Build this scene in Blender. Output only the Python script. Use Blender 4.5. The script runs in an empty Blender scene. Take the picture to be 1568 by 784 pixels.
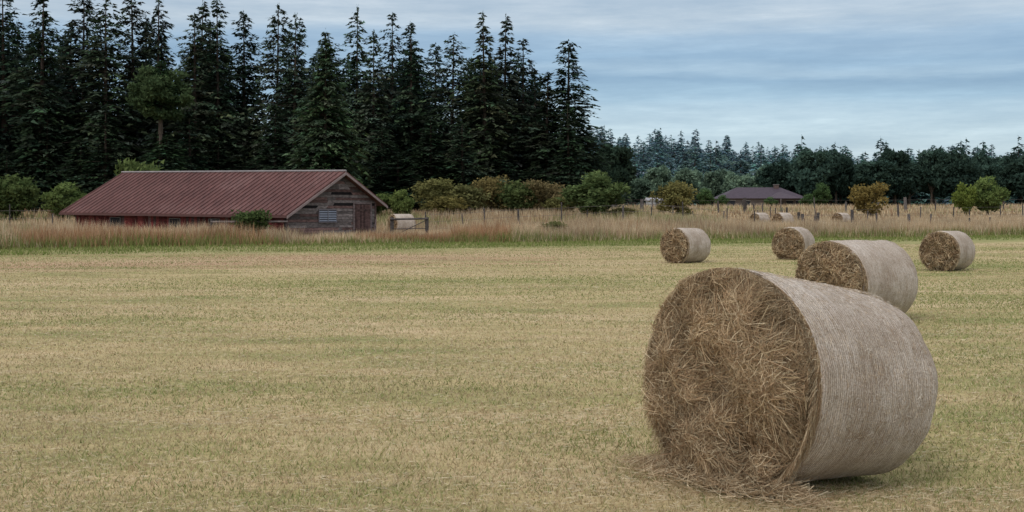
import bpy, math, numpy as np
from mathutils import Vector, noise as mn
rng = np.random.default_rng(7)
S = bpy.context.scene
COL = S.collection
def link(o):
    COL.objects.link(o); return o

# ---------------------------------------------------------------- helpers
def sstep(a,b,x):
    t=np.clip((x-a)/(b-a),0,1); return t*t*(3-2*t)
def H0(x,y): return 2.9*sstep(95,215,y)
def H(x,y):
    x=np.asarray(x,float); y=np.asarray(y,float)
    A=H0(x,y); B=1.5*sstep(84,104,y)+1.4*sstep(110,215,y)
    z=A+(B-A)*(1-sstep(9,24,x))
    z=z+30*sstep(330,720,y)*(1-.42*sstep(.12,.27,x/np.maximum(y,50)))
    z=z-0.15*np.exp(-((x-3.1)/1.25)**2-((y-9.3)/1.1)**2)
    z=z+0.03*np.sin(x*.31+1)*np.sin(y*.23)*sstep(10,20,y)
    return z
_tab=rng.random((256,256))
def vn(x,y):
    xi=np.floor(x).astype(int); yi=np.floor(y).astype(int)
    fx=x-xi; fy=y-yi; fx=fx*fx*(3-2*fx); fy=fy*fy*(3-2*fy)
    a=_tab[xi%256,yi%256]; b=_tab[(xi+1)%256,yi%256]; c=_tab[xi%256,(yi+1)%256]; d=_tab[(xi+1)%256,(yi+1)%256]
    return (a*(1-fx)+b*fx)*(1-fy)+(c*(1-fx)+d*fx)*fy

def np_mesh(name,V,F,mats,C=None,midx=None,smooth=False):
    V=np.asarray(V,np.float32); F=np.asarray(F,np.int32)
    me=bpy.data.meshes.new(name)
    m,k=F.shape
    me.vertices.add(len(V)); me.vertices.foreach_set('co',V.ravel())
    me.loops.add(m*k); me.loops.foreach_set('vertex_index',F.ravel())
    me.polygons.add(m); me.polygons.foreach_set('loop_start',np.arange(0,m*k,k,dtype=np.int32))
    for mt in mats: me.materials.append(mt)
    if midx is not None: me.polygons.foreach_set('material_index',np.asarray(midx,np.int32))
    if smooth: me.polygons.foreach_set('use_smooth',np.ones(m,bool))
    me.update(calc_edges=True)
    if C is not None:
        a=me.color_attributes.new('Col','FLOAT_COLOR','POINT')
        C4=np.ones((len(V),4),np.float32); C4[:,:3]=C
        a.data.foreach_set('color',C4.ravel())
    return me

def tris(P):
    n=len(P); return P.reshape(-1,3), np.arange(n*3).reshape(n,3)

class MB:
    def __init__(s): s.v=[];s.f=[];s.m=[];s.c=[]
    def add(s,vs,fs,m=0,c=(1,1,1)):
        b=len(s.v); s.v+= [tuple(v) for v in vs]; s.c+=[c]*len(vs)
        for f in fs: s.f.append([b+i for i in f]); s.m.append(m)
    def box(s,vs,m=0,c=(1,1,1)):
        s.add(vs,[(3,2,1,0),(4,5,6,7),(0,1,5,4),(1,2,6,5),(2,3,7,6),(3,0,4,7)],m,c)
    def abox(s,x0,x1,y0,y1,z0,z1,m=0,c=(1,1,1)):
        s.box([(x0,y0,z0),(x1,y0,z0),(x1,y1,z0),(x0,y1,z0),(x0,y0,z1),(x1,y0,z1),(x1,y1,z1),(x0,y1,z1)],m,c)
    def prism(s,p0,p1,r0,r1,n=7,m=0,c=(1,1,1)):
        p0=Vector(p0);p1=Vector(p1);d=(p1-p0).normalized()
        a=d.cross(Vector((0,0,1)) if abs(d.z)<.9 else Vector((1,0,0))).normalized(); b=d.cross(a)
        vs=[p0+(a*math.cos(t)+b*math.sin(t))*r0 for t in [2*math.pi*i/n for i in range(n)]]
        vs+=[p1+(a*math.cos(t)+b*math.sin(t))*r1 for t in [2*math.pi*i/n for i in range(n)]]
        fs=[(i,(i+1)%n,n+(i+1)%n,n+i) for i in range(n)]+[tuple(range(n))[::-1],tuple(range(n,2*n))]
        s.add(vs,fs,m,c)
    def mesh(s,name,mats):
        me=bpy.data.meshes.new(name); me.from_pydata(s.v,[],s.f)
        for mt in mats: me.materials.append(mt)
        me.polygons.foreach_set('material_index',s.m)
        a=me.color_attributes.new('Col','FLOAT_COLOR','POINT')
        C4=np.ones((len(s.v),4),np.float32); C4[:,:3]=np.array(s.c); a.data.foreach_set('color',C4.ravel())
        me.update(); return me
def obj(name,me,loc=(0,0,0),rot=(0,0,0),sc=(1,1,1),parent=None,color=None):
    o=bpy.data.objects.new(name,me); o.location=loc; o.rotation_euler=rot; o.scale=sc
    if parent: o.parent=parent
    if color: o.color=(*color,1)
    return link(o)

# ---------------------------------------------------------------- materials
def newmat(name):
    m=bpy.data.materials.new(name); m.use_nodes=True; nt=m.node_tree; nt.nodes.clear()
    return m,nt,nt.nodes,nt.links
def N(nt,t,**kw):
    n=nt.nodes.new(t)
    for k,v in kw.items(): setattr(n,k,v)
    return n
def noise_node(nt,vec,scale,detail=4,rough=.55):
    n=N(nt,'ShaderNodeTexNoise'); n.inputs['Scale'].default_value=scale; n.inputs['Detail'].default_value=detail
    n.inputs['Roughness'].default_value=rough
    if vec is not None: nt.links.new(vec,n.inputs['Vector'])
    return n.outputs['Fac']
def mapping(nt,vec,sc):
    n=N(nt,'ShaderNodeMapping'); n.inputs['Scale'].default_value=sc; nt.links.new(vec,n.inputs['Vector']); return n.outputs[0]
def ramp(nt,fac,els):
    n=N(nt,'ShaderNodeValToRGB'); cr=n.color_ramp
    while len(cr.elements)<len(els): cr.elements.new(.5)
    for e,(p,c) in zip(cr.elements,els):
        e.position=p; e.color=(*c,1) if len(c)==3 else c
    nt.links.new(fac,n.inputs[0]); return n.outputs[0]
def mix(nt,f,a,b,mode='MIX'):
    n=N(nt,'ShaderNodeMix',data_type='RGBA',blend_type=mode)
    if isinstance(f,(int,float)): n.inputs[0].default_value=f
    else: nt.links.new(f,n.inputs[0])
    for i,v in ((6,a),(7,b)):
        if isinstance(v,tuple): n.inputs[i].default_value=(*v,1)
        else: nt.links.new(v,n.inputs[i])
    return n.outputs[2]
def math_(nt,op,a,b=None,c=None):
    n=N(nt,'ShaderNodeMath',operation=op)
    for i,v in enumerate((a,b,c)):
        if v is None: continue
        if isinstance(v,(int,float)): n.inputs[i].default_value=v
        else: nt.links.new(v,n.inputs[i])
    return n.outputs[0]
def bsdf(nt,col,rough=.9,bump=None,bstr=.3,bdist=.02,spec=.2):
    p=N(nt,'ShaderNodeBsdfPrincipled'); p.inputs['Roughness'].default_value=rough
    p.inputs['Specular IOR Level'].default_value=spec
    if isinstance(col,tuple): p.inputs['Base Color'].default_value=(*col,1)
    else: nt.links.new(col,p.inputs['Base Color'])
    if bump is not None:
        b=N(nt,'ShaderNodeBump'); b.inputs['Strength'].default_value=bstr; b.inputs['Distance'].default_value=bdist
        nt.links.new(bump,b.inputs['Height']); nt.links.new(b.outputs[0],p.inputs['Normal'])
    o=N(nt,'ShaderNodeOutputMaterial'); nt.links.new(p.outputs[0],o.inputs[0]); return p
def tex(nt,kind='Object'): return N(nt,'ShaderNodeTexCoord').outputs[kind]

def leafmat(name,transl=.25,objcol=True,gain=1.0):
    m,nt,ns,ln=newmat(name)
    a=N(nt,'ShaderNodeAttribute',attribute_name='Col').outputs['Color']
    if objcol:
        oi=N(nt,'ShaderNodeObjectInfo')
        a=mix(nt,1.0,a,oi.outputs['Color'],'MULTIPLY')
        r=math_(nt,'MULTIPLY_ADD',oi.outputs['Random'],.4,.8*gain)
        n=N(nt,'ShaderNodeVectorMath',operation='SCALE'); ln.new(a,n.inputs[0]); ln.new(r,n.inputs['Scale']); a=n.outputs[0]
    d=N(nt,'ShaderNodeBsdfDiffuse'); t=N(nt,'ShaderNodeBsdfTranslucent'); mx=N(nt,'ShaderNodeMixShader')
    ln.new(a,d.inputs[0]); ln.new(a,t.inputs[0]); mx.inputs[0].default_value=transl
    ln.new(d.outputs[0],mx.inputs[1]); ln.new(t.outputs[0],mx.inputs[2])
    o=N(nt,'ShaderNodeOutputMaterial'); ln.new(mx.outputs[0],o.inputs[0]); return m
M_leaf=leafmat('foliage'); M_grass=leafmat('grass_blades',.3,False); M_straw=leafmat('straw',.15,False)

def attr_noise_mat(name,scale=(1,1,1),ns=8,rough=.85,lo=.6,hi=1.25,bs=.3):
    m,nt,_,ln=newmat(name)
    a=N(nt,'ShaderNodeAttribute',attribute_name='Col').outputs['Color']
    f=noise_node(nt,mapping(nt,tex(nt),scale),ns,6,.65)
    r=ramp(nt,f,[(.3,(lo,)*3),(.7,(hi,)*3)])
    bsdf(nt,mix(nt,1.0,a,r,'MULTIPLY'),rough,f,bs,.02); return m
M_bark=attr_noise_mat('bark',(1,1,.3),6)
M_wood=attr_noise_mat('weathered_wood',(1,1,2.5),3.5,.9,.45,1.5)
M_paint=attr_noise_mat('painted_surface',(1,1,1),2,.7,.8,1.15,.1)

# metal roof
m,nt,_,ln=newmat('rusty_metal_roof'); tc=tex(nt)
f1=noise_node(nt,tc,.35,6,.6); f2=noise_node(nt,mapping(nt,tc,(2.2,.5,.5)),1.6,5,.6); f3=noise_node(nt,tc,9,3)
c=ramp(nt,f1,[(.3,(.100,.043,.038)),(.55,(.130,.060,.053)),(.75,(.175,.095,.085))])
c=mix(nt,.6,c,ramp(nt,f2,[(.3,(.55,.56,.58)),(.7,(1.3,1.25,1.25))]),'MULTIPLY')
c=mix(nt,.35,c,ramp(nt,f3,[(.35,(.6,.55,.55)),(.65,(1.2,1.2,1.2))]),'MULTIPLY')
bsdf(nt,c,.6,f3,.1,.01,.2); M_roof=m

# ground
m,nt,_,ln=newmat('mowed_field'); tc=tex(nt)
sx=N(nt,'ShaderNodeSeparateXYZ'); ln.new(tc,sx.inputs[0])
big=noise_node(nt,mapping(nt,tc,(.06,.11,0)),1.6,7,.68)
mid=noise_node(nt,mapping(nt,tc,(.24,1.1,0)),1.0,6,.65)
mot=noise_node(nt,mapping(nt,tc,(.6,1.3,0)),.9,6,.7)
fine=noise_node(nt,mapping(nt,tc,(1,1.6,1)),9,6,.75)
vfine=noise_node(nt,tc,60,4,.7)
f=math_(nt,'MULTIPLY_ADD',mid,.45,math_(nt,'MULTIPLY',big,.8))
f=math_(nt,'MULTIPLY_ADD',fine,.35,math_(nt,'SUBTRACT',f,.3))
c=ramp(nt,f,[(.35,(.24,.255,.10)),(.44,(.35,.31,.145)),(.52,(.45,.365,.20)),(.63,(.54,.425,.27))])
c=mix(nt,.6,c,ramp(nt,fine,[(.3,(.62,.62,.58)),(.68,(1.2,1.2,1.2))]),'MULTIPLY')
c=mix(nt,.5,c,ramp(nt,vfine,[(.3,(.65,.62,.55)),(.7,(1.3,1.3,1.3))]),'MULTIPLY')
c=mix(nt,.6,c,ramp(nt,mot,[(.36,(.74,.79,.66)),(.62,(1.18,1.13,1.12))]),'MULTIPLY')
w=math_(nt,'SUBTRACT',sx.outputs[1],math_(nt,'MULTIPLY',sx.outputs[0],.5))
w=math_(nt,'ADD',w,math_(nt,'MULTIPLY',math_(nt,'SUBTRACT',mid,.5),16))
g=ramp(nt,math_(nt,'DIVIDE',w,100),[(.56,(0,0,0)),(.66,(.75,.75,.75)),(.78,(.8,.8,.8))])
c=mix(nt,g,c,ramp(nt,mot,[(.35,(.12,.16,.04)),(.5,(.20,.22,.07)),(.65,(.32,.29,.14))]))
pink=ramp(nt,math_(nt,'DIVIDE',w,100),[(.44,(0,0,0)),(.50,(.75,.75,.75)),(.56,(.6,.6,.6)),(.61,(0,0,0))])
pink=math_(nt,'MULTIPLY',pink,ramp(nt,math_(nt,'DIVIDE',math_(nt,'ADD',sx.outputs[0],40),80),[(.0,(1,1,1)),(.45,(1,1,1)),(.62,(0,0,0))]))
c=mix(nt,pink,c,(.45,.30,.195))
far=ramp(nt,math_(nt,'DIVIDE',w,200),[(.37,(0,0,0)),(.41,(1,1,1))])
c=mix(nt,far,c,mix(nt,mid,(.32,.235,.13),(.48,.37,.22)))
hill=ramp(nt,math_(nt,'DIVIDE',sx.outputs[1],500),[(.48,(0,0,0)),(.55,(1,1,1))])
c=mix(nt,hill,c,(.035,.06,.045))
bsdf(nt,c,.95,math_(nt,'ADD',fine,vfine),.35,.03,.1); M_ground=m

# bale net wrap
m,nt,_,ln=newmat('bale_net_wrap'); tc=tex(nt)
wv=N(nt,'ShaderNodeTexWave',wave_type='BANDS',bands_direction='X'); wv.inputs['Scale'].default_value=13
wv.inputs['Distortion'].default_value=1.3; wv.inputs['Detail'].default_value=2; wv.inputs['Detail Scale'].default_value=3; ln.new(tc,wv.inputs[0])
a=noise_node(nt,mapping(nt,tc,(6,1,1)),5,6,.7); b=noise_node(nt,tc,70,4,.75); d=noise_node(nt,tc,1.3,3)
c=ramp(nt,a,[(.3,(.38,.31,.245)),(.5,(.52,.455,.395)),(.7,(.64,.59,.54))])
c=mix(nt,.75,c,ramp(nt,b,[(.32,(.40,.36,.31)),(.5,(.95,.93,.9)),(.68,(1.4,1.4,1.4))]),'MULTIPLY')
c=mix(nt,.6,c,ramp(nt,wv.outputs['Fac'],[(.1,(.62,.59,.56)),(.8,(1.15,1.15,1.16))]),'MULTIPLY')
c=mix(nt,.8,c,ramp(nt,d,[(.35,(.72,.66,.60)),(.65,(1.15,1.15,1.15))]),'MULTIPLY')
bsdf(nt,c,.85,math_(nt,'ADD',math_(nt,'MULTIPLY',wv.outputs['Fac'],.7),b),.7,.012,.12); M_net=m
m,nt,_,ln=newmat('packed_hay'); tc=tex(nt)
a=noise_node(nt,tc,7,6,.75); b=noise_node(nt,mapping(nt,tc,(1,1,4)),30,5,.8)
c=ramp(nt,a,[(.3,(.08,.052,.028)),(.5,(.20,.135,.078)),(.7,(.32,.23,.14))])
c=mix(nt,.8,c,ramp(nt,b,[(.35,(.45,.4,.35)),(.65,(1.4,1.35,1.3))]),'MULTIPLY')
bsdf(nt,c,.95,b,.9,.03,.05); M_hay=m

# ---------------------------------------------------------------- terrain
def axis(lims):
    out=[]
    for a,b,s in lims: out+=list(np.arange(a,b,s))
    return np.array(out)
xp=axis([(0,14,.35),(14,40,2),(40,200,8),(200,3000,50)]); xs=np.concatenate([-xp[::-1][:-1],xp])
ys=axis([(-60,4,4),(4,14,.3),(14,60,2),(60,240,4),(240,760,14),(760,3600,150)])
X,Y=np.meshgrid(xs,ys); Z=H(X,Y)
nx,ny=len(xs),len(ys); idx=np.arange(nx*ny).reshape(ny,nx)
F=np.stack([idx[:-1,:-1],idx[:-1,1:],idx[1:,1:],idx[1:,:-1]],-1).reshape(-1,4)
obj('ground',np_mesh('ground',np.stack([X,Y,Z],-1).reshape(-1,3),F,[M_ground],smooth=True))

# ---------------------------------------------------------------- grass
def blades(x,y,h,w,lean,cb,ct,zoff=0):
    n=len(x); z=H(x,y)+zoff
    th=rng.uniform(0,2*np.pi,n); la=rng.uniform(0,2*np.pi,n)
    dx=np.cos(th)*w/2; dy=np.sin(th)*w/2
    P=np.zeros((n,3,3)); P[:,0]=np.stack([x-dx,y-dy,z-.01],1); P[:,1]=np.stack([x+dx,y+dy,z-.01],1)
    P[:,2]=np.stack([x+np.cos(la)*lean,y+np.sin(la)*lean,z+h],1)
    C=np.stack([cb,cb,ct],1)
    V,F=tris(P); return V,F,C.reshape(-1,3)
def pal(n,cols,p=None,j=.25):
    c=np.array(cols)[rng.choice(len(cols),n,p=p)]; return c*rng.uniform(1-j,1+j,(n,1))
def fbm(x,y,o=4):
    s=0;a=.5;t=0
    for i in range(o):
        s=s+a*vn(x*2**i+17*i,y*2**i+31*i); t+=a; a*=.6
    return s/t
n=440000
d=6.2*np.exp(rng.random(n)*np.log(72/6.2)); x=d*rng.uniform(-.54,.56,n)
wx=x+6*vn(x*.05,d*.1+40); wy=d+2.5*(vn(x*.06+5,d*.12)-.5)
g=fbm(wx*.10+9,wy*.32+3,5)
g=g+.17*sstep(.12,.35,x/d)*sstep(12,19,d)*(1-sstep(40,55,d))+.12*sstep(47,62,d)
isg=rng.random(n)<np.clip((g-.44)*2.5,.05,.8)
cg=pal(n,[(.24,.265,.095),(.31,.315,.13),(.20,.235,.08)],j=.2); ct=pal(n,[(.53,.43,.26),(.46,.365,.215),(.60,.505,.33),(.40,.295,.175)],j=.2)
pk=(d>40)&(x<2)&(vn(x*.06+3,d*.5)>.3)&(d<54); ct[pk]=pal(pk.sum(),[(.48,.325,.215),(.43,.29,.185)])
c=np.where(isg[:,None],cg,ct)*(.80+.40*fbm(wx*.3+31,wy*.8+7,4))[:,None]
h=rng.uniform(.012,.04,n)*np.where(isg,1.3,1); wd=.004+.0009*d
V,F,C=blades(x,d,h,wd,h*rng.uniform(.3,1.8,n),c*.87,c*1.08)
obj('stubble_grass',np_mesh('stubble_grass',V,F,[M_grass],C))
n=120000
d=6.2*np.exp(rng.random(n)*np.log(34/6.2)); x=d*rng.uniform(-.54,.56,n)
keep=rng.random(n)<np.clip(.15+2.0*(fbm(x*.2,d*1.0+70)-.42),.05,1); d=d[keep];x=x[keep]; n=len(d)
L=rng.uniform(.02,.12,n); th=rng.normal(0,1.0,n); z=H(x,d)
wd=.0022+.0004*d
ax=np.cos(th)*L; ay=np.sin(th)*L
P=np.zeros((n,3,3)); z0=z+rng.uniform(.005,.03,n)
P[:,0]=np.stack([x,d-wd/2,z0],1);P[:,1]=np.stack([x,d+wd/2,z0+wd*.4],1);P[:,2]=np.stack([x+ax,d+ay,z+rng.uniform(.005,.04,n)],1)
V,F=tris(P); c=pal(n,[(.56,.46,.30),(.49,.38,.235),(.40,.28,.165),(.60,.52,.37)])
obj('loose_hay_on_ground',np_mesh('loose_hay',V,F,[M_straw],np.repeat(c,3,0)))
def edge(x): return np.clip(75+.5*x,48,103)
BARN=[(-15.1,76.),(-9.84,82.),(-27.1,90.),(-32.3,84.)]
def in_barn(x,y):
    r=np.ones(len(x),bool)
    for i in range(4):
        a=BARN[i];b=BARN[(i+1)%4]
        r&=((b[0]-a[0])*(y-a[1])-(b[1]-a[1])*(x-a[0]))>-.25
    return r
def tall(n,y0,y1,h0,h1,wd,name):
    x=rng.uniform(-62,75,n); t=rng.random(n); y=edge(x)+rng.normal(0,.6,n)+y0+t*(y1-y0)
    x=x*(y/95) if y1>40 else x
    k=~in_barn(x,y)&(rng.random(n)<.25+1.3*fbm(x*.25+70,y*.25,3)); x=x[k];y=y[k];n=len(x)
    m_=vn(x*.35+20,y*.35)*.6+.4*vn(x*1.3,y*1.3); m2=vn(x*.12+90,y*.12+11)
    w=y-edge(x)
    h=rng.uniform(h0,h1,n)*(.5+.85*m_)*np.clip(.35+w/4,.35,1)
    h*=np.where((x>-14)&(x<-4)&(y<88),.6,1)
    c=pal(n,[(.50,.385,.24),(.58,.48,.33),(.42,.29,.175),(.29,.175,.105)],[.36,.32,.2,.12])
    c*=(.75+.5*vn(x*.5+9,y*.5+2))[:,None]
    red=(m2<.42)&(x<0)&(w<9); c[red]*=np.array([.82,.66,.58])
    gr=(w<1.8)&(rng.random(n)<.7); c[gr]=pal(gr.sum(),[(.16,.20,.055),(.24,.26,.09)])
    g2=(vn(x*.08+12,y*.2+60)>.68)&(w>8)&(rng.random(n)<.6); c[g2]=pal(g2.sum(),[(.22,.25,.10),(.30,.30,.13)])
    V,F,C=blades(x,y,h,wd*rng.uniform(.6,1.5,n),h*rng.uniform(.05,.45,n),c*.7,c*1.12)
    obj(name,np_mesh(name,V,F,[M_grass],C))
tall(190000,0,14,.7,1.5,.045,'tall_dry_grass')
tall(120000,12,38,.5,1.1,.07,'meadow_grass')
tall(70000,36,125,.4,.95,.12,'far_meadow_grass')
n=70000; x=rng.uniform(-55,60,n); y=edge(x)-rng.random(n)**1.6*11
gk=rng.random(n)<vn(x*.2+5,y*.8); x=x[gk];y=y[gk];n=len(x)
c=pal(n,[(.15,.20,.05),(.21,.25,.075),(.33,.31,.14)]); h=rng.uniform(.05,.2,n)
V,F,C=blades(x,y,h,.06*np.ones(n),h*.4,c*.8,c*1.1); obj('verge_grass',np_mesh('verge_grass',V,F,[M_grass],C))

# ---------------------------------------------------------------- hay bales
def ribbons(P,w,c):
    n,k,_=P.shape
    T=np.gradient(P,axis=1); T/=np.linalg.norm(T,axis=2,keepdims=True)+1e-9
    r=rng.normal(size=(n,1,3)); B=np.cross(T,np.repeat(r,k,1)); B/=np.linalg.norm(B,axis=2,keepdims=True)+1e-9
    tap=np.linspace(1,.35,k)[None,:,None]
    A=P-B*w[:,None,None]*tap/2; D=P+B*w[:,None,None]*tap/2
    V=np.stack([A,D],2).reshape(n,2*k,3)
    f=np.array([[2*i,2*i+1,2*i+3,2*i+2] for i in range(k-1)])
    F=(f[None]+(np.arange(n)*2*k)[:,None,None]).reshape(-1,4)
    return V.reshape(-1,3),F,np.repeat(c,2*k,0)
HAYC=[(.43,.315,.195),(.52,.41,.265),(.33,.225,.135),(.24,.155,.09),(.58,.48,.33),(.38,.265,.16)]
def bale(loc,yaw,R0,R1,L,nstraw,tilt=0,side=0,pile=0,seed=0,sw=.006):
    e=bpy.data.objects.new('hay_bale',None); link(e)
    e.location=loc; e.rotation_euler=(0,tilt,yaw)
    off=Vector((seed*7.3,seed*3.1,0))
    nu,ntt=44,180; V=[]
    def ctr(u): return (R0+(R1-R0)*u)*.95
    for i in range(nu+1):
        u=i/nu; R=R0+(R1-R0)*u
        q=1-.07*max(0,1-u/.06)**2-.10*max(0,(u-.9)/.10)**2
        for j in range(ntt):
            t=2*math.pi*j/ntt
            y=math.cos(t);z=math.sin(t); x=-L/2+u*L
            p=Vector((x*2,y*2.2,z*2.2))+off
            rr=R*q*(1+.026*mn.noise(p)+.010*mn.noise(p*4)+.005*mn.noise(Vector((x*30,y*2,z*2))))
            zz=rr*z
            if zz<-.9*R: zz=-.9*R+( zz+.9*R)*.45
            V.append((x+.03*mn.noise(p*2)*(1 if i in(0,nu) else .4),rr*y*(1+.02*(1-z)),zz+ctr(u)))
    F=[(i*ntt+j,(i+1)*ntt+j,(i+1)*ntt+(j+1)%ntt,i*ntt+(j+1)%ntt) for i in range(nu) for j in range(ntt)]
    MI=[0]*len(F)
    def face(i0,sgn,R,u,amp):
        nr=26; base=i0*ntt; prev=[base+j for j in range(ntt)]
        for k in range(1,nr+1):
            s=1-k/nr; cur=[]
            if k<nr:
                for j in range(ntt):
                    a=Vector(V[base+j]); cx=Vector((a.x,0,ctr(u)))
                    p=cx+(a-cx)*s
                    q=Vector((p.x,p.y*5,p.z*5))+off
                    b=.11*(1-s**3)+.045*mn.noise(q)+.03*mn.noise(q*2.6)+.02*mn.noise(q*6)
                    b=(b+.02*math.sin(s*34+j/ntt*2*math.pi))*amp
                    V.append((p.x-sgn*b,p.y,p.z)); cur.append(len(V)-1)
            else:
                V.append((V[base][0]-sgn*.08*amp,0,ctr(u))); cur=[len(V)-1]*ntt
            for j in range(ntt):
                j2=(j+1)%ntt
                f=(prev[j],prev[j2],cur[j2],cur[j]) if k<nr else (prev[j],prev[j2],cur[j])
                F.append(f if sgn>0 else f[::-1]); MI.append(1 if k>2 or (k>1 and sgn>0) or (sgn>0 and mn.noise(Vector((j*.15,seed,0)))>-.1) else 0)
            prev=cur
    face(0,1,R0,0,1.); face(nu,-1,R1,1,.25)
    me=bpy.data.meshes.new('bale_body'); me.from_pydata(V,[],F); me.materials.append(M_net); me.materials.append(M_hay)
    me.polygons.foreach_set('material_index',MI); me.polygons.foreach_set('use_smooth',[True]*len(F)); me.update()
    obj('bale_body',me,parent=e)
    K=5
    def straws(n,which):
        r=np.sqrt(rng.random(n)); th=rng.uniform(0,2*np.pi,n)
        R=(R0 if which==0 else R1*.80)*.985; sg=-1 if which==0 else 1; amp=1. if which==0 else .2
        r=np.clip(r+.03*rng.normal(size=n),0,1.0)
        ln=rng.uniform(.04,.20,n)*(.5+.7*rng.random(n))
        cy=r*R*np.cos(th); cz=r*R*np.sin(th)
        tuft=(vn(cy*5+100,cz*5+50+seed)-.5)*4.4
        phi=rng.normal(0,.35,n)+tuft*.6+np.where(rng.random(n)<.2,rng.uniform(-1.5,1.5,n),0)
        dirt=np.where(rng.random(n)<.5,1,-1)
        P=np.zeros((n,K,3))
        ay=-np.sin(th)*np.cos(phi)*dirt+np.cos(th)*np.sin(phi); az=np.cos(th)*np.cos(phi)*dirt+np.sin(th)*np.sin(phi)
        bend=rng.normal(0,1.3,n)/.5
        bulge=.12*(1-r**3)+.11*(vn(cy*7+40+seed,cz*7+40)-.5)+.14*(vn(cy*2.5+80,cz*2.5+seed)-.4)
        out0=rng.uniform(-.03,.035,n); arch=rng.uniform(0,.05,n)
        wild=rng.random(n)<.03; arch=np.where(wild,arch+.06,arch)
        for k in range(K):
            t=k/(K-1)-.5
            y=cy+ay*ln*t-az*bend*ln*t*t; z=cz+az*ln*t+ay*bend*ln*t*t
            rr=np.sqrt(y*y+z*z)/R; f=np.where(rr>1.02,1.02/rr,1); y=y*f; z=z*f
            P[:,k,0]=sg*(L/2+(bulge+out0+arch*(1-4*t*t))*amp)
            P[:,k,1]=y; P[:,k,2]=z+ctr(0 if which==0 else 1)-.01*rng.random(n)
        P[:,:,2]=np.maximum(P[:,:,2],.005)
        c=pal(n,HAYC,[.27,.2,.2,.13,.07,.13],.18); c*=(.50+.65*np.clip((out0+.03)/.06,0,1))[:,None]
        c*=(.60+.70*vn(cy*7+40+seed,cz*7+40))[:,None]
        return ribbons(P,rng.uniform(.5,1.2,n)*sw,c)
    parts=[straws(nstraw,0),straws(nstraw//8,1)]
    n=nstraw//5; th=rng.uniform(0,2*np.pi,n); ln=rng.uniform(.04,.22,n)
    P=np.zeros((n,K,3)); dth=rng.normal(0,1,n)
    for k in range(K):
        t=k/(K-1); a=th+dth*t*ln/R0
        rr=R0*.985+rng.uniform(-.01,.012,n)+.12*ln*t
        P[:,k,0]=-L/2+.05-rng.uniform(.0,.01,n)-t*ln*.7*np.abs(np.cos(dth)); P[:,k,1]=rr*np.cos(a); P[:,k,2]=rr*np.sin(a)*.975+ctr(0)-t*t*ln*.6
    P[:,:,2]=np.maximum(P[:,:,2],.005)
    parts.append(ribbons(P,rng.uniform(.5,1.2,n)*sw,pal(n,HAYC)))
    if side:
        n=side; th=rng.uniform(-.5,np.pi+.5,n); xx=rng.uniform(-L/2+.02,L/2-.14,n); ln=rng.uniform(.015,.07,n); P=np.zeros((n,K,3)); al=rng.normal(0,.9,n)
        u=(xx+L/2)/L; R=R0+(R1-R0)*u
        for k in range(K):
            t=k/(K-1); a=th+np.cos(al)*ln*t/R
            rr=R*(1.004)+np.sin(t*np.pi)*.006
            P[:,k,0]=xx+np.sin(al)*ln*t; P[:,k,1]=rr*np.cos(a)*(1+.02*(1-np.sin(a))); P[:,k,2]=rr*np.sin(a)+R*.95
        parts.append(ribbons(P,rng.uniform(.4,.8,n)*.004,pal(n,[(.6,.5,.38),(.38,.28,.19),(.68,.62,.54)])))
    if pile:
        n=pile; yy=rng.normal(.02,.34,n); xx=-L/2+.08-np.abs(rng.normal(0,.12,n)); ln=rng.uniform(.05,.2,n); th=rng.uniform(0,3.14,n)
        far_=rng.random(n)<.10; xx=np.where(far_,xx-np.abs(rng.normal(0,.22,n)),xx); yy=np.where(far_,yy*1.4,yy)
        hh=(.30*np.exp(-((xx+L/2)/.15)**2)*(.4+1.2*vn(yy*5+9,xx*4+30))+.02)*np.exp(-(yy/.5)**2)*rng.random(n)**.6; tz=rng.normal(0,.25,n)*ln
        P=np.zeros((n,K,3))
        for k in range(K):
            t=k/(K-1)-.5
            P[:,k,0]=xx+np.cos(th)*ln*t+1.2*ln*t*t*np.sin(th); P[:,k,1]=yy+np.sin(th)*ln*t; P[:,k,2]=.012+hh+tz*t*2
        P[:,:,2]=np.maximum(P[:,:,2],.004)
        parts.append(ribbons(P,rng.uniform(.5,1.2,n)*sw,pal(n,HAYC,[.25,.28,.15,.07,.18,.07])))
    Vs=[];Fs=[];Cs=[];b=0
    for v,f,c in parts: Vs.append(v);Fs.append(f+b);Cs.append(c);b+=len(v)
    obj('loose_strands',np_mesh('loose_strands',np.concatenate(Vs),np.concatenate(Fs),[M_straw],np.concatenate(Cs)),parent=e)
    return e
def bale_at(x,y,axis_deg,R0,R1,L,ns,**k):
    a=math.radians(90-axis_deg)
    return bale((x,y,float(H(x,y))+k.pop('dz',0)),a,R0,R1,L,ns,**k)
bale_at(2.17,8.77,53,.80,.735,1.6,62000,tilt=math.radians(4.5),side=9000,pile=11000,seed=1,dz=.04,sw=.0046)
bale_at(6.36,20.9,54,.765,.765,1.6,8000,side=1500,seed=2,sw=.011,pile=500)
bale_at(6.95,45.3,48,.71,.70,1.45,2500,seed=3,sw=.02)
bale_at(11.85,47.8,35,.69,.69,1.35,2500,seed=4,sw=.02)
bale_at(15.1,39.4,44,.70,.70,1.4,2500,seed=5,sw=.018)
bale_at(26.8,123,60,.80,.80,1.5,500,seed=6,sw=.05)
bale_at(28.6,120,60,.84,.84,1.6,500,seed=7,sw=.05)
bale_at(36.5,126,55,.75,.75,1.4,500,seed=8,sw=.05)
bale_at(-39.3,99,60,.95,.95,1.5,500,seed=9,sw=.05)
bale_at(-8.6,89,60,.85,.85,1.6,500,seed=10,sw=.05)

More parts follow.
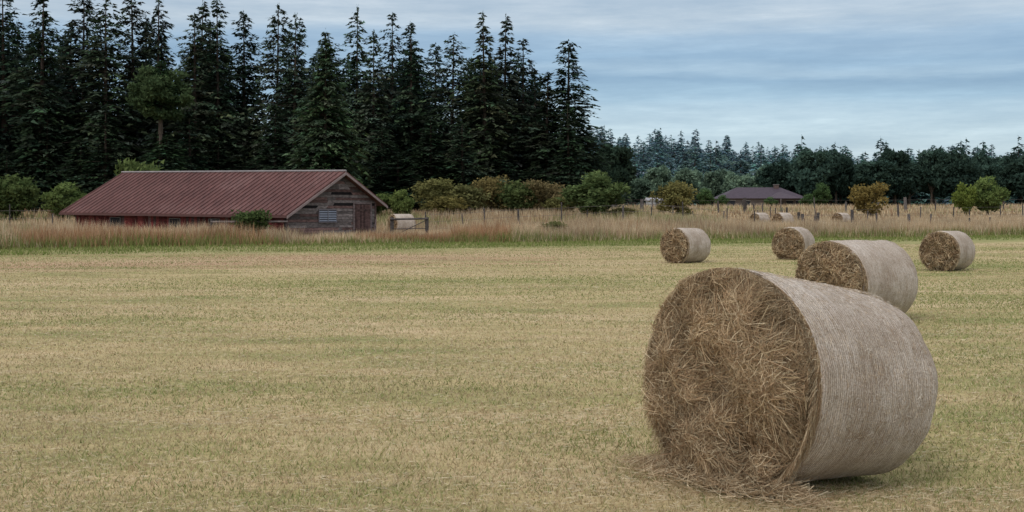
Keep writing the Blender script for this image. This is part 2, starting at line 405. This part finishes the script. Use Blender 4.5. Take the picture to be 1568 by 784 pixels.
# ---------------------------------------------------------------- trees
def prismnp(p0,p1,r0,r1,n=6):
    p0=np.array(p0,float);p1=np.array(p1,float);d=p1-p0;d/=np.linalg.norm(d)+1e-9
    a=np.cross(d,[0,0,1.] if abs(d[2])<.9 else [1.,0,0]);a/=np.linalg.norm(a);b=np.cross(d,a)
    t=np.arange(n)*2*np.pi/n; ring=np.cos(t)[:,None]*a+np.sin(t)[:,None]*b
    A=p0+ring*r0;B=p1+ring*r1;A2=np.roll(A,-1,0);B2=np.roll(B,-1,0)
    return np.concatenate([np.stack([A,A2,B2],1),np.stack([A,B2,B],1)])
def finish(name,T,Fo,Fc,barkc=(.07,.05,.04)):
    P=np.concatenate([T,Fo]); V,F=tris(P)
    C=np.concatenate([np.tile(barkc,(len(T)*3,1)),Fc.reshape(-1,3)])
    mi=np.concatenate([np.zeros(len(T)),np.ones(len(Fo))])
    return np_mesh(name,V,F,[M_bark,M_leaf],C,mi)
def conifer(name,Ht=24,R=3.6,nbr=560,nc=13,leaf=.42,start=.05,power=.8,lump=.35,side=.2):
    T=[prismnp((0,0,-.5),(0,0,Ht*.97),Ht*.013,.03)]; Fo=[];Fc=[]
    ph=rng.uniform(0,6.28,4)
    for i in range(nbr):
        t=start+(1-start)*(1-(1-rng.random())**.72)
        z=Ht*t; rr=R*(1-t)**power*(1-.35*max(0,(.22-t)/.22))+.10
        az=rng.uniform(0,6.283)
        l=rr*rng.uniform(.6,1.12)*(1+lump*math.sin(az*2+ph[0]+t*9)*.5+lump*.5*math.sin(t*17+ph[1]+az))
        if rng.random()<.08: l*=1.3
        l=max(l,.22)
        up=rng.uniform(-.1,.2)+.4*t; dr=rng.uniform(.25,.6)
        dx,dy=math.cos(az),math.sin(az)
        if l>1.6 and rng.random()<.3: T.append(prismnp((0,0,z),(dx*l*.8,dy*l*.8,z+up*l*.8-dr*l*.5),.05,.015,3))
        m=max(4,int(nc*(.35+.65*l/R)*1.5))
        s=rng.uniform(.1,1,m)**.75
        lat=rng.normal(0,side,m)*l*(1-.6*s)
        px=dx*l*s-dy*lat; py=dy*l*s+dx*lat; pz=z+up*l*s-dr*l*s*s+rng.normal(0,.06,m)
        o=np.stack([px,py,pz],1)
        sz=leaf*rng.uniform(.6,1.4,m)*(.6+.5*(1-t))
        da=rng.normal(0,.7,m); ddx=np.cos(az+da);ddy=np.sin(az+da)
        tip=o+np.stack([ddx*sz*1.2,ddy*sz*1.2,-sz*rng.uniform(.1,.9,m)],1)
        wv_=np.stack([-ddy*sz*.38,ddx*sz*.38,rng.normal(0,.18,m)*sz],1)
        Fo.append(np.stack([o-wv_,o+wv_,tip],1))
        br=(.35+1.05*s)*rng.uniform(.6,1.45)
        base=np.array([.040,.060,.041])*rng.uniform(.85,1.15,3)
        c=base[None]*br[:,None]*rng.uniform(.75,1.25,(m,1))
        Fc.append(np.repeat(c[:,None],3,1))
    m=26; zz=Ht*(.93+.08*rng.random(m)); o=np.stack([rng.normal(0,.05,m),rng.normal(0,.05,m),zz],1)
    a=rng.uniform(0,6.28,m); q=.28*(1.05-(zz/Ht-.93)/.08)
    tip=o+np.stack([np.cos(a)*q,np.sin(a)*q,-.05+q*.3],1); wv_=np.stack([0*a,0*a,q*0+.14],1)
    Fo.append(np.stack([o-wv_,o+wv_,tip],1)); Fc.append(np.full((m,3,3),[.03,.05,.032]))
    return finish(name,np.concatenate(T),np.concatenate(Fo),np.concatenate(Fc))
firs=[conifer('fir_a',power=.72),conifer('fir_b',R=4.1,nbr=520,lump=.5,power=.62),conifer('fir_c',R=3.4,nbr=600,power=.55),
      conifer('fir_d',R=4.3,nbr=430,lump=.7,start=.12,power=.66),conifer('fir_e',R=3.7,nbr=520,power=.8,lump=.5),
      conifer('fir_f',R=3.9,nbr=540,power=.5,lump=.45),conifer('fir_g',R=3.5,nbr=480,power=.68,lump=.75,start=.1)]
fir_big=conifer('fir_full',Ht=21,R=5.0,nbr=900,nc=15,start=.03,power=.82,lump=.25)
farfir=[conifer('far_fir_%d'%i,Ht=22,R=3.9+.5*i,nbr=130,nc=6,leaf=1.1,start=.08,lump=.4,power=.55+.1*i) for i in range(3)]

def broad(name,R=1.,Ht=2.,nblob=26,nl=170,leaf=.12,low=.1,trunk=.04,col=(.055,.085,.03),col2=(.11,.14,.05),limbs=9,flat=1.0,sp=.3):
    T=[];Fo=[];Fc=[]
    ch=Ht*(1-low); cz=Ht*low+ch/2
    T.append(prismnp((0,0,-.1*Ht),(0,0,cz),trunk*R*1.6,trunk*R*.8,7))
    for b in range(nblob):
        v=rng.normal(size=3); v/=np.linalg.norm(v); v*=rng.random()**.4
        c=np.array([v[0]*R*.74,v[1]*R*.74,cz+v[2]*ch/2*.74])
        if v[2]<0: c[:2]*=.92
        br=R*rng.uniform(.8,1.3)*sp
        if b<limbs: T.append(prismnp((0,0,cz*rng.uniform(.35,.9)),c,trunk*R*.5,trunk*R*.12,4))
        u=rng.normal(size=(nl,3)); u/=np.linalg.norm(u,axis=1)[:,None]
        rad=br*rng.uniform(.35,1.12,nl)**.6*(1+.25*rng.normal(size=nl)*.6)
        p=c+u*rad[:,None]*np.array([1,1,.8*flat])
        k=p[:,2]>.02*Ht; p=p[k];u=u[k];m=len(p)
        a=rng.normal(size=(m,3))+u*.3;a/=np.linalg.norm(a,axis=1)[:,None]
        bb=np.cross(a,rng.normal(size=(m,3)));bb/=np.linalg.norm(bb,axis=1)[:,None]
        sz=leaf*rng.uniform(.6,1.4,(m,1))
        Fo.append(np.stack([p-bb*sz*.4,p+bb*sz*.4,p+a*sz],1))
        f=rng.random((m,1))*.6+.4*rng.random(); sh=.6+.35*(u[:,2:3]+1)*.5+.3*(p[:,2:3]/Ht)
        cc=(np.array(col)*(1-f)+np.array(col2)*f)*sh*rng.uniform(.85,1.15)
        Fc.append(np.repeat(cc[:,None],3,1))
    return finish(name,np.concatenate(T),np.concatenate(Fo),np.concatenate(Fc),(.08,.06,.045))
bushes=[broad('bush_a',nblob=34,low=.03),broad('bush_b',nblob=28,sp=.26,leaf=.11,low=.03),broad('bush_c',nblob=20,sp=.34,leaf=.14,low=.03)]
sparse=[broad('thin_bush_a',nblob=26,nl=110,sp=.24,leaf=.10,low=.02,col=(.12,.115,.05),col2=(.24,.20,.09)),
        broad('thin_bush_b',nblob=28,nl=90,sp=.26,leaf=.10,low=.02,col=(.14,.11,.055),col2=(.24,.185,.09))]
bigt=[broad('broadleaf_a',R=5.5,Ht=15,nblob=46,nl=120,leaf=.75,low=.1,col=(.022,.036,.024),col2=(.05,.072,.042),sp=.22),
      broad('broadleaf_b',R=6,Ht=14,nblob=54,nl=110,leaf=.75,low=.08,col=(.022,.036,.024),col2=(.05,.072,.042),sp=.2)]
def put(name,me,x,y,h,r,h0,r0,color=(1,1,1),parent=None,rz=None,adj=False):
    if adj: h=max(.5*h,h-float(H(x,y)-H0(x,y)))
    return obj(name,me,(x,y,float(H(x,y))-.05),(rng.normal(0,.012),rng.normal(0,.012),rng.uniform(0,6.28) if rz is None else rz),(r/r0,r/r0,h/h0),parent,color)
main=[(-62,125,28,4.9),(-57,128,27.5,5),(-51.5,124,26.2,5),(-49.5,131,28,4.6),(-45.1,126,25.5,4.4),(-44,133,27.6,4.6),(-40.6,130,26.4,4.4),
(-38,137,27,4.6),(-35.6,128,24,4.2),(-33.5,130,25.9,4.2),(-31.4,134,25.2,4),(-27,130,25.4,4.3),(-24.2,126,23.8,4.0),
(-17.8,130,24.9,3.6),(-15.5,127,22,3.5),(-14,133,24.8,3.8),(-11.2,128,23,3.7),(-9,131,21,3.4),(-6.8,126,21.4,3.7),(-5.0,130,18.8,3.2),
(-2.8,124,23.4,4.1),(-1.0,128,23.8,3.9),(1.2,130,21.4,3.9),(3.7,126,17.2,3.6),(6.2,127,20.9,4.3),(-21,133,22,4.2),(7.0,131,15,4.4)]
for i,(x,y,h,r) in enumerate(main):
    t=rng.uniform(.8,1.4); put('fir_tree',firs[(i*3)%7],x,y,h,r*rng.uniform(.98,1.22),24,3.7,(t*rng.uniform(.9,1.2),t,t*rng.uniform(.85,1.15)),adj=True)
put('fir_tree',fir_big,-18.9,115,20.3,4.8,21,4.9,(1.45,1.45,1.15),adj=True)
back=link(bpy.data.objects.new('fir_forest_mass',None))
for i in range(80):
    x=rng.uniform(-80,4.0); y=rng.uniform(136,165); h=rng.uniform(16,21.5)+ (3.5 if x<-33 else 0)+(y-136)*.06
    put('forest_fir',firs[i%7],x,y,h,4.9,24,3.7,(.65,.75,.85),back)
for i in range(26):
    x=-75+i*3.2+rng.uniform(-1,1); put('understory_fir',firs[i%7],x,118+rng.uniform(0,5),rng.uniform(5,12),rng.uniform(3,4.2),24,3.7,(.9,.93,.82),back)
lop=link(bpy.data.objects.new('lopped_fir_tree',None)); lx,ly=-35.2,114.
mb=MB(); mb.prism((lx,ly,0),(lx,ly,14.5),.28,.12,8,0,(.10,.075,.06)); obj('trunk',mb.mesh('lop_trunk',[M_bark]),parent=lop)
mc=broad('lopped_crown',R=3.9,Ht=6.8,nblob=50,nl=150,leaf=.34,low=0.02,col=(.036,.060,.027),col2=(.085,.12,.052),sp=.22,flat=.6)
obj('upper_crown',mc,(lx,ly,10.5),parent=lop,color=(1.1,1.1,1.1))
obj('upper_top',firs[2],(lx,ly,12.2),sc=(.55,.55,.21),parent=lop,color=(1.3,1.6,1.1))
obj('lower_crown',fir_big,(lx+.6,ly,1.0),sc=(1.05,1.05,.42),parent=lop,color=(1.3,1.45,1.1))
B=bushes; Sp=sparse
shr=[(-44,100,5.6,2.4,B[0],(1.1,1.1,1.1)),(-38.2,98,4.7,2.4,B[1],(1.5,1.5,1.4)),(-35.0,106,7.6,2.5,B[2],(1.45,1.4,1.35)),(-25.5,100,6.2,2.1,Sp[0],(.85,1.0,.95)),
(-18.2,99,5.9,2.1,Sp[1],(1.0,1.0,.8)),(-14,100,4.7,2.0,B[0],(1.2,1.1,1)),(-9.7,100,4.1,1.3,B[1],(1.9,1.8,1.6)),(-7.1,104,5.6,2.9,Sp[0],(.9,1.0,.85)),(-4.4,106,5.0,2.6,Sp[0],(.8,.92,.85)),
(-2.0,108,6.3,2.5,Sp[1],(.95,.98,.8)),(.3,108,5.2,2.3,B[0],(1.2,1.15,1.2)),(2.9,107,5.8,2.6,Sp[1],(.78,.8,.78)),(7.3,100,5.7,3.1,B[1],(1.4,1.4,1.5)),
(18.9,130,5.7,3.2,Sp[0],(.95,1.0,.85)),(47.2,150,5.7,3.3,Sp[1],(1.1,1.08,.75)),(61.7,155,4.9,1.7,B[0],(1.9,1.8,1.2)),(65.2,156,5.6,2.9,B[1],(1.5,1.5,1.35)),
(-16.6,73,2.5,1.5,B[2],(1.05,1.1,1.1)),(3.2,84,1.6,1.4,Sp[0],(.75,.9,.8)),(-49,104,5,2.7,B[1],(1,1.1,1)),(-11.9,101,4.0,1.8,B[2],(1.1,1.1,1)),
(10.0,101,2.4,1.7,Sp[0],(.9,.95,.8)),(-5.7,102,3.8,2.3,Sp[0],(.95,.95,.75)),(4.6,105,3.8,2.2,Sp[0],(.8,.88,.75)),(-33,101,4.0,2.2,B[2],(1.1,1.1,1))]
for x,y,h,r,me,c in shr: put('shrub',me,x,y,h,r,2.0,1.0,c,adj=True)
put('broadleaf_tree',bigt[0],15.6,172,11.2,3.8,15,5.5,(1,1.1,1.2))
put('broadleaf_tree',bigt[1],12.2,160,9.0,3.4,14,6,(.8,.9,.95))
belt=link(bpy.data.objects.new('tree_belt',None))
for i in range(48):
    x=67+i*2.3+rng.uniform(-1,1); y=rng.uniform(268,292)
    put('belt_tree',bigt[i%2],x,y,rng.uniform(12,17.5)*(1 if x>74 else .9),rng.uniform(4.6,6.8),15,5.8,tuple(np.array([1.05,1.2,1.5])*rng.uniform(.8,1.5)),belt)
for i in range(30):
    x=74+i*3.8+rng.uniform(-2,2); put('belt_fir',farfir[i%3],x,rng.uniform(300,325),rng.uniform(13,21),rng.uniform(3.4,4.8),22,4.3,(1.7,2.0,2.7),belt)  # blue-weighted tint: distance haze painted into the foliage colour
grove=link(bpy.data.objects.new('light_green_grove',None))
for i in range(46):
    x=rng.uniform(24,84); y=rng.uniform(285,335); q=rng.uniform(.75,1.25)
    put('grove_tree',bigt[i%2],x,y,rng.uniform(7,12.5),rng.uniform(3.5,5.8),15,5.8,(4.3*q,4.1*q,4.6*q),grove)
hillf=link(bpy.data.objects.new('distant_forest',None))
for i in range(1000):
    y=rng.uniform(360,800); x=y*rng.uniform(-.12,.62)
    k=(y-360)/440  # distance factor: paler, bluer foliage tint, haze painted into the colour
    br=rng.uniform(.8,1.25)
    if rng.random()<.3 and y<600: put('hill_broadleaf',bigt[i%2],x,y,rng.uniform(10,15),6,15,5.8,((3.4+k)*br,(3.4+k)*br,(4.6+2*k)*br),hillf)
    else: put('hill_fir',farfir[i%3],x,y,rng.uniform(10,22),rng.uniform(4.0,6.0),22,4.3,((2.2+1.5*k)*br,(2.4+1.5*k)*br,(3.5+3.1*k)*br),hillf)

# ---------------------------------------------------------------- barn
P1=np.array(BARN[0]);P2=np.array(BARN[1]);P0=np.array(BARN[3])
gu=(P2-P1); GL=np.linalg.norm(gu); gu/=GL; gv=(P0-P1); BL=np.linalg.norm(gv); gv/=BL; gn=np.array([gu[1],-gu[0]])
def W(u,v,z,o=0):
    p=P1+gu*u+gv*v+gn*o; return (p[0],p[1],z+.010*v)
barn=link(bpy.data.objects.new('barn',None))
RU=GL*.575; RZ=4.85; EU=-.45; EZ=1.82; BU=GL+.5; BZ=RZ-(BU-RU)*(RZ-EZ)/(RU-EU)
def rz(u): return RZ-abs(u-RU)*(RZ-EZ)/(RU-EU)-.1
mb=MB()
def slab(m,u0,z0,u1,z1,v0,v1,th,mi=0,c=(1,1,1)):
    m.box([W(u0,v0,z0-th),W(u1,v0,z1-th),W(u1,v1,z1-th),W(u0,v1,z0-th),W(u0,v0,z0),W(u1,v0,z1),W(u1,v1,z1),W(u0,v1,z0)],mi,c)
v0,v1=-.55,BL+.9
slab(mb,EU,EZ,RU,RZ,v0,v1,.06); slab(mb,RU+.002,RZ,BU,BZ,v0,v1,.06)
v=v0+.02
while v<v1-.1:
    slab(mb,EU-.02,EZ+.05,RU-.02,RZ+.05,v,v+.06,.048); slab(mb,RU+.02,RZ+.05,BU+.02,BZ+.05,v,v+.06,.048); v+=.45
obj('roof',mb.mesh('roof',[M_roof]),parent=barn)
mb=MB()
mb.prism(W(RU,v0-.03,RZ+.05),W(RU,v1+.03,RZ+.05),.08,.08,6,0,(.28,.25,.25))
slab(mb,EU-.03,EZ-.065,RU,RZ-.065,v0-.05,v0+.02,.17,0,(.26,.20,.19)); slab(mb,RU+.003,RZ-.065,BU+.03,BZ-.065,v0-.05,v0+.02,.17,0,(.26,.20,.19))
slab(mb,EU-.05,EZ-.06,EU+.02,EZ-.06,v0+.03,v1,.14,0,(.10,.05,.045))
for vv in np.arange(.6,BL,1.2):
    slab(mb,EU+.03,EZ-.07,.0,EZ+.2,vv,vv+.08,.12,0,(.11,.08,.07))
obj('roof_trim',mb.mesh('roof_trim',[M_paint]),parent=barn)
mb=MB()
core=[(0,0),(GL,0),(GL,rz(GL)),(RU,rz(RU)),(0,rz(0))]
mb.add([W(a,.12,z-.3 if z==0 else z) for a,z in core]+[W(a,BL-.1,z-.3 if z==0 else z) for a,z in core],[(0,1,2,3,4),(9,8,7,6,5),(0,4,9,5),(1,6,7,2)],0,(.05,.04,.04))
z=0.; bh=.19
while z<RZ-.15:
    zt=z+bh-.012
    def span(zz):
        s=(RZ-EZ)/(RU-EU); lim=(RZ-.1-zz)/s
        return max(0,RU-lim),min(GL,RU+lim)
    a0,a1=span(z);b0,b1=span(zt)
    if b1-b0<.1: break
    cuts=[0]+sorted(rng.uniform(.12,.88,2))+[1]
    for k in range(3):
        s0,s1=cuts[k]+.0006,cuts[k+1]-.0006
        l0,l1=a0+(a1-a0)*s0,a0+(a1-a0)*s1; m0,m1=b0+(b1-b0)*s0,b0+(b1-b0)*s1
        sh=rng.uniform(.5,1.7); c=tuple(np.array([.135,.112,.104] if rng.random()<.7 else [.14,.085,.075])*sh)
        if rng.random()<.03: c=(.012,.01,.01)
        o=rng.uniform(.0,.012)
        mb.box([W(l0,0,z,.0),W(l1,0,z,.0),W(l1,0,z,.05+o),W(l0,0,z,.05+o),W(m0,0,zt,.0),W(m1,0,zt,.0),W(m1,0,zt,.025+o),W(m0,0,zt,.025+o)],0,c)
    z+=bh
for a in (0,GL-.14): mb.box([W(a,0,-.2,.07),W(a+.14,0,-.2,.07),W(a+.14,0,-.2,.10),W(a,0,-.2,.10),W(a,0,rz(a+.07)-.03,.07),W(a+.14,0,rz(a+.07)-.03,.07),W(a+.14,0,rz(a+.07)-.03,.10),W(a,0,rz(a+.07)-.03,.10)],0,(.11,.07,.065))
obj('gable_boards',mb.mesh('gable_boards',[M_wood]),parent=barn)
def gbox(m,u0,u1,z0,z1,o0,o1,c):
    m.box([W(u0,0,z0,o0),W(u1,0,z0,o0),W(u1,0,z0,o1),W(u0,0,z0,o1),W(u0,0,z1,o0),W(u1,0,z1,o0),W(u1,0,z1,o1),W(u0,0,z1,o1)],0,c)
mb=MB()
v=.15
while v<BL-.2:
    c=tuple(np.array([.13,.03,.028] if rng.random()<.8 else [.10,.06,.055])*rng.uniform(.5,1.3)) ; o=rng.uniform(.02,.04)
    mb.box([W(-o,v,-.3),W(.1,v,-.3),W(.1,v+.23,-.3),W(-o,v+.23,-.3),W(-o,v,rz(0)-.02),W(.1,v,rz(0)-.02),W(.1,v+.23,rz(0)-.02),W(-o,v+.23,rz(0)-.02)],0,c); v+=.245
obj('front_wall',mb.mesh('front_wall',[M_wood]),parent=barn)
mb=MB()
for vv in (5.5,9.,14.5):
    for (a,b,zz0,zz1,c,o) in ((0,.9,.85,1.45,(.015,.015,.018),.05),(-.06,0,.8,1.5,(.14,.12,.11),.07),(.9,.96,.8,1.5,(.14,.12,.11),.07),(0,.9,1.45,1.51,(.14,.12,.11),.07)):
        mb.box([W(-o,vv+a,zz0),W(-.041,vv+a,zz0),W(-.041,vv+b,zz0),W(-o,vv+b,zz0),W(-o,vv+a,zz1),W(-.041,vv+a,zz1),W(-.041,vv+b,zz1),W(-o,vv+b,zz1)],0,c)
obj('windows',mb.mesh('windows',[M_paint]),parent=barn)
mb=MB()
u0,u1,z0,z1=2.75,4.25,1.35,2.15
gbox(mb,u0,u1,z0,z1,.07,.085,(.03,.03,.035))
for a in (u0-.06,u1): gbox(mb,a,a+.06,z0-.06,z1+.06,.07,.13,(.18,.16,.17))
for a in (z0-.06,z1): gbox(mb,u0+.002,u1-.002,a,a+.06,.07,.128,(.18,.16,.17))
for i in range(5):
    zz=z0+.03+i*.155; mb.box([W(u0,0,zz,.115),W(u1,0,zz,.115),W(u1,0,zz,.125),W(u0,0,zz,.125),W(u0,0,zz+.085,.09),W(u1,0,zz+.085,.09),W(u1,0,zz+.095,.10),W(u0,0,zz+.095,.10)],0,(.24,.26,.31))
gbox(mb,(u0+u1)/2-.03,(u0+u1)/2+.03,z0,z1,.126,.14,(.17,.17,.19))
obj('louvre_vent',mb.mesh('louvre_vent',[M_paint]),parent=barn)
mb=MB()
u=5.95
while u<7.25:
    gbox(mb,u,u+.15,.1,2.55,.075,.10+rng.uniform(0,.01),tuple(np.array([.085,.05,.045])*rng.uniform(.6,1.3))); u+=.16
for zz in (.5,2.1): gbox(mb,5.95,7.37,zz,zz+.14,.112,.135,(.08,.05,.045))
gbox(mb,5.80,5.93,.0,2.7,.075,.12,(.17,.13,.125)); gbox(mb,7.40,7.53,.0,2.7,.075,.12,(.17,.13,.125)); gbox(mb,5.932,7.398,2.58,2.7,.075,.12,(.17,.13,.125))
mb.prism(W(7.3,0,-.1,.5),W(7.9,0,1.5,.14),.05,.05,5,0,(.2,.15,.14))
obj('door',mb.mesh('barn_door',[M_wood]),parent=barn)

# ---------------------------------------------------------------- fences / gate
def fence(name,pts,sp,h,wire=3,r=.07,rail=False):
    mb=MB(); prev=None
    for a,b in zip(pts[:-1],pts[1:]):
        L=math.dist(a,b); n=max(1,int(L/sp))
        for i in range(n+ (1 if b is pts[-1] else 0)):
            t=i/n; x=a[0]+(b[0]-a[0])*t+rng.uniform(-.7,.7); y=a[1]+(b[1]-a[1])*t+rng.uniform(-.2,.2); z=float(H(x,y))
            hh=h*rng.uniform(.75,1.2); rr=r*rng.choice([.6,1,1.6],p=[.35,.4,.25]); lx_=rng.normal(0,.08)
            g=rng.uniform(.6,1.3); mb.prism((x,y,z-.3),(x+lx_,y+rng.normal(0,.04),z+hh),rr,rr*.88,7,0,(.10*g,.088*g,.083*g))
            if prev:
                for k in range(wire):
                    q=.95*(k+1)/wire*h*.95; mb.prism((prev[0],prev[1],prev[2]+q),(x,y,z+q),.011,.011,3,0,(.16,.14,.13))
                if rail: mb.prism((prev[0],prev[1]-.06,prev[2]+h*.85),(x,y-.06,z+h*.85),.06,.05,5,0,(.16,.13,.12))
            prev=(x,y,z)
    obj(name,mb.mesh(name,[M_wood]))
fence('wire_fence',[(-7.,88),(12,97),(40,107),(70,112)],3.0,1.85,r=.095)
fence('wire_fence',[(-4.,110),(20,122),(60,140),(95,150)],3.8,1.9,r=.13)
fence('wire_fence',[(30,112),(34,150),(38,190)],7,1.6,r=.12)
fence('wire_fence',[(0,165),(60,172),(120,185)],5.0,2.0,r=.16)
fence('wire_fence',[(-60,88),(-46,89),(-36,90)],2.6,2.0,r=.09)
fence('rail_fence',[(-19.5,72.2),(-14.6,73.2)],2.4,1.65,1,rail=True)
mb=MB()
for x in (-8.6,-6.1): mb.prism((x,81.5,-.2),(x,81.5,1.65),.14,.13,8,0,(.08,.07,.065))
mb.prism((-8.7,81.34,1.5),(-6.0,81.34,1.55),.08,.08,6,0,(.09,.078,.073))
for zz in (.3,.8): mb.prism((-8.5,81.42,zz),(-6.2,81.42,zz+.05),.03,.03,5,0,(.09,.08,.075))
mb.prism((-8.5,81.33,.3),(-6.2,81.33,1.4),.03,.03,5,0,(.09,.08,.075))
obj('wooden_gate',mb.mesh('wooden_gate',[M_wood]))

# ---------------------------------------------------------------- farmhouse
hs=link(bpy.data.objects.new('farmhouse',None)); hx0,hx1,hy0,hy1=42,58,226,236; hz=2.3
mb=MB(); mb.abox(hx0,hx1,hy0,hy1,hz-.5,hz+2.5,0,(.14,.115,.105)); mb.abox(hx0+9,hx0+9.02,hy0-2,hy0,hz-.5,hz+2.4,0,(.14,.12,.11))
obj('walls',mb.mesh('house_walls',[M_paint]),parent=hs)
mb=MB()
def hip(x0,x1,y0,y1,z,h,ins,c):
    ym=(y0+y1)/2
    mb.add([(x0,y0,z),(x1,y0,z),(x1,y1,z),(x0,y1,z),(x0+ins,ym,z+h),(x1-ins,ym,z+h)],[(0,1,5,4),(1,2,5),(2,3,4,5),(3,0,4),(3,2,1,0)],0,c)
hip(hx0-.8,hx1+.8,hy0-.8,hy1+.8,hz+2.45,2.3,4.4,(.065,.048,.062)); hip(hx0+8.5,hx0+14.5,hy0-3,hy1-4,hz+2.43,1.3,2.8,(.075,.055,.068))
obj('hip_roof',mb.mesh('house_roof',[M_paint]),parent=hs)
mb=MB(); mb.abox(53.1,54.0,230.3,231.2,hz+3.4,hz+5.2,0,(.12,.08,.07)); mb.abox(53.0,54.1,230.2,231.3,hz+5.202,hz+5.35,0,(.16,.14,.13))
obj('chimney',mb.mesh('chimney',[M_paint]),parent=hs)
mb=MB()
for a in (43,46,54.5,56.4):
    mb.abox(a,a+1.3,hy0-.06,hy0-.01,hz+.9,hz+2.0,0,(.03,.035,.045)); mb.abox(a-.1,a+1.4,hy0-.09,hy0-.062,hz+2.0,hz+2.1,0,(.4,.4,.4)); mb.abox(a-.1,a+1.4,hy0-.09,hy0-.062,hz+.8,hz+.9,0,(.4,.4,.4))
obj('windows',mb.mesh('house_windows',[M_paint]),parent=hs)
for x,y,h,r in ((41,222,2.6,1.6),(50,220,2.2,1.5),(57.5,221,2.8,2.),(61,224,5,2.4),(38.5,226,4,2.2)): put('shrub',B[1],x,y,h,r,2,1,(.9,1.1,1.2))
sh=link(bpy.data.objects.new('white_shed',None)); mb=MB()
mb.abox(26.6,30.4,222,226,2.2,4.3,0,(.34,.36,.38)); obj('walls',mb.mesh('shed_walls',[M_paint]),parent=sh)
mb=MB(); mb.add([(26.3,221.7,4.3),(30.7,221.7,4.3),(30.7,226.3,4.3),(26.3,226.3,4.3),(26.3,224,4.9),(30.7,224,4.9)],[(0,1,5,4),(2,3,4,5),(0,4,3),(1,2,5),(3,2,1,0)],0,(.32,.31,.32)); obj('roof',mb.mesh('shed_roof',[M_paint]),parent=sh)
mb=MB(); mb.abox(28,28.9,221.9,221.99,2.4,4.1,0,(.10,.10,.11)); obj('door',mb.mesh('shed_door',[M_paint]),parent=sh)

# ---------------------------------------------------------------- world, sun, camera
wd=bpy.data.worlds.new('World'); S.world=wd; wd.use_nodes=True; nt=wd.node_tree; nt.nodes.clear(); ln=nt.links
SE,SA=math.radians(48),math.radians(215)
sky=N(nt,'ShaderNodeTexSky',sky_type='NISHITA',sun_disc=False); sky.sun_elevation=SE; sky.sun_rotation=SA; sky.dust_density=2
b1=N(nt,'ShaderNodeBackground'); ln.new(sky.outputs[0],b1.inputs[0]); b1.inputs[1].default_value=.05
gc=tex(nt,'Generated'); sp_=N(nt,'ShaderNodeSeparateXYZ'); ln.new(gc,sp_.inputs[0])
n1=noise_node(nt,mapping(nt,gc,(1.6,1.6,14)),1.7,6,.6); n2=noise_node(nt,mapping(nt,gc,(3.2,3.2,30)),1.6,7,.68); n3=noise_node(nt,mapping(nt,gc,(7,7,20)),1.3,6,.6)
v=math_(nt,'MULTIPLY_ADD',math_(nt,'SUBTRACT',n1,.5),.05,sp_.outputs[2])
c=ramp(nt,v,[(0,(.38,.48,.56)),(.082,(.36,.48,.58)),(.098,(.22,.35,.48)),(.110,(.14,.25,.385)),(.118,(.27,.38,.49)),(.130,(.17,.28,.41)),(.148,(.25,.35,.46)),(.163,(.40,.455,.50)),(.24,(.48,.53,.57)),(.5,(.78,.80,.83)),(1,(1,1,1))])
c=mix(nt,.9,c,ramp(nt,n2,[(.36,(.78,.83,.88)),(.52,(1,1,1)),(.66,(1.3,1.24,1.18))]),'MULTIPLY')
c=mix(nt,.7,c,ramp(nt,n3,[(.35,(.84,.88,.92)),(.65,(1.15,1.12,1.09))]),'MULTIPLY')
b2=N(nt,'ShaderNodeBackground'); ln.new(c,b2.inputs[0]); b2.inputs[1].default_value=.92
ad=N(nt,'ShaderNodeAddShader'); ln.new(b1.outputs[0],ad.inputs[0]); ln.new(b2.outputs[0],ad.inputs[1])
o=N(nt,'ShaderNodeOutputWorld'); ln.new(ad.outputs[0],o.inputs[0])
sd=bpy.data.lights.new('sun','SUN'); sd.energy=1.0; sd.angle=math.radians(20); sd.color=(1,.96,.9)
so=link(bpy.data.objects.new('sun',sd))
dirv=Vector((math.sin(SA)*math.cos(SE),math.cos(SA)*math.cos(SE),math.sin(SE)))
so.rotation_euler=dirv.to_track_quat('Z','Y').to_euler(); so.location=(0,0,60)
cd=bpy.data.cameras.new('camera'); cd.lens=40; cd.sensor_width=36; cd.shift_y=-.0427; cd.clip_end=6000
co=link(bpy.data.objects.new('camera',cd)); co.location=(0,0,2.0); co.rotation_euler=(math.radians(90),0,0); S.camera=co
S.view_settings.view_transform='Standard'; S.view_settings.look='None'; S.view_settings.exposure=0
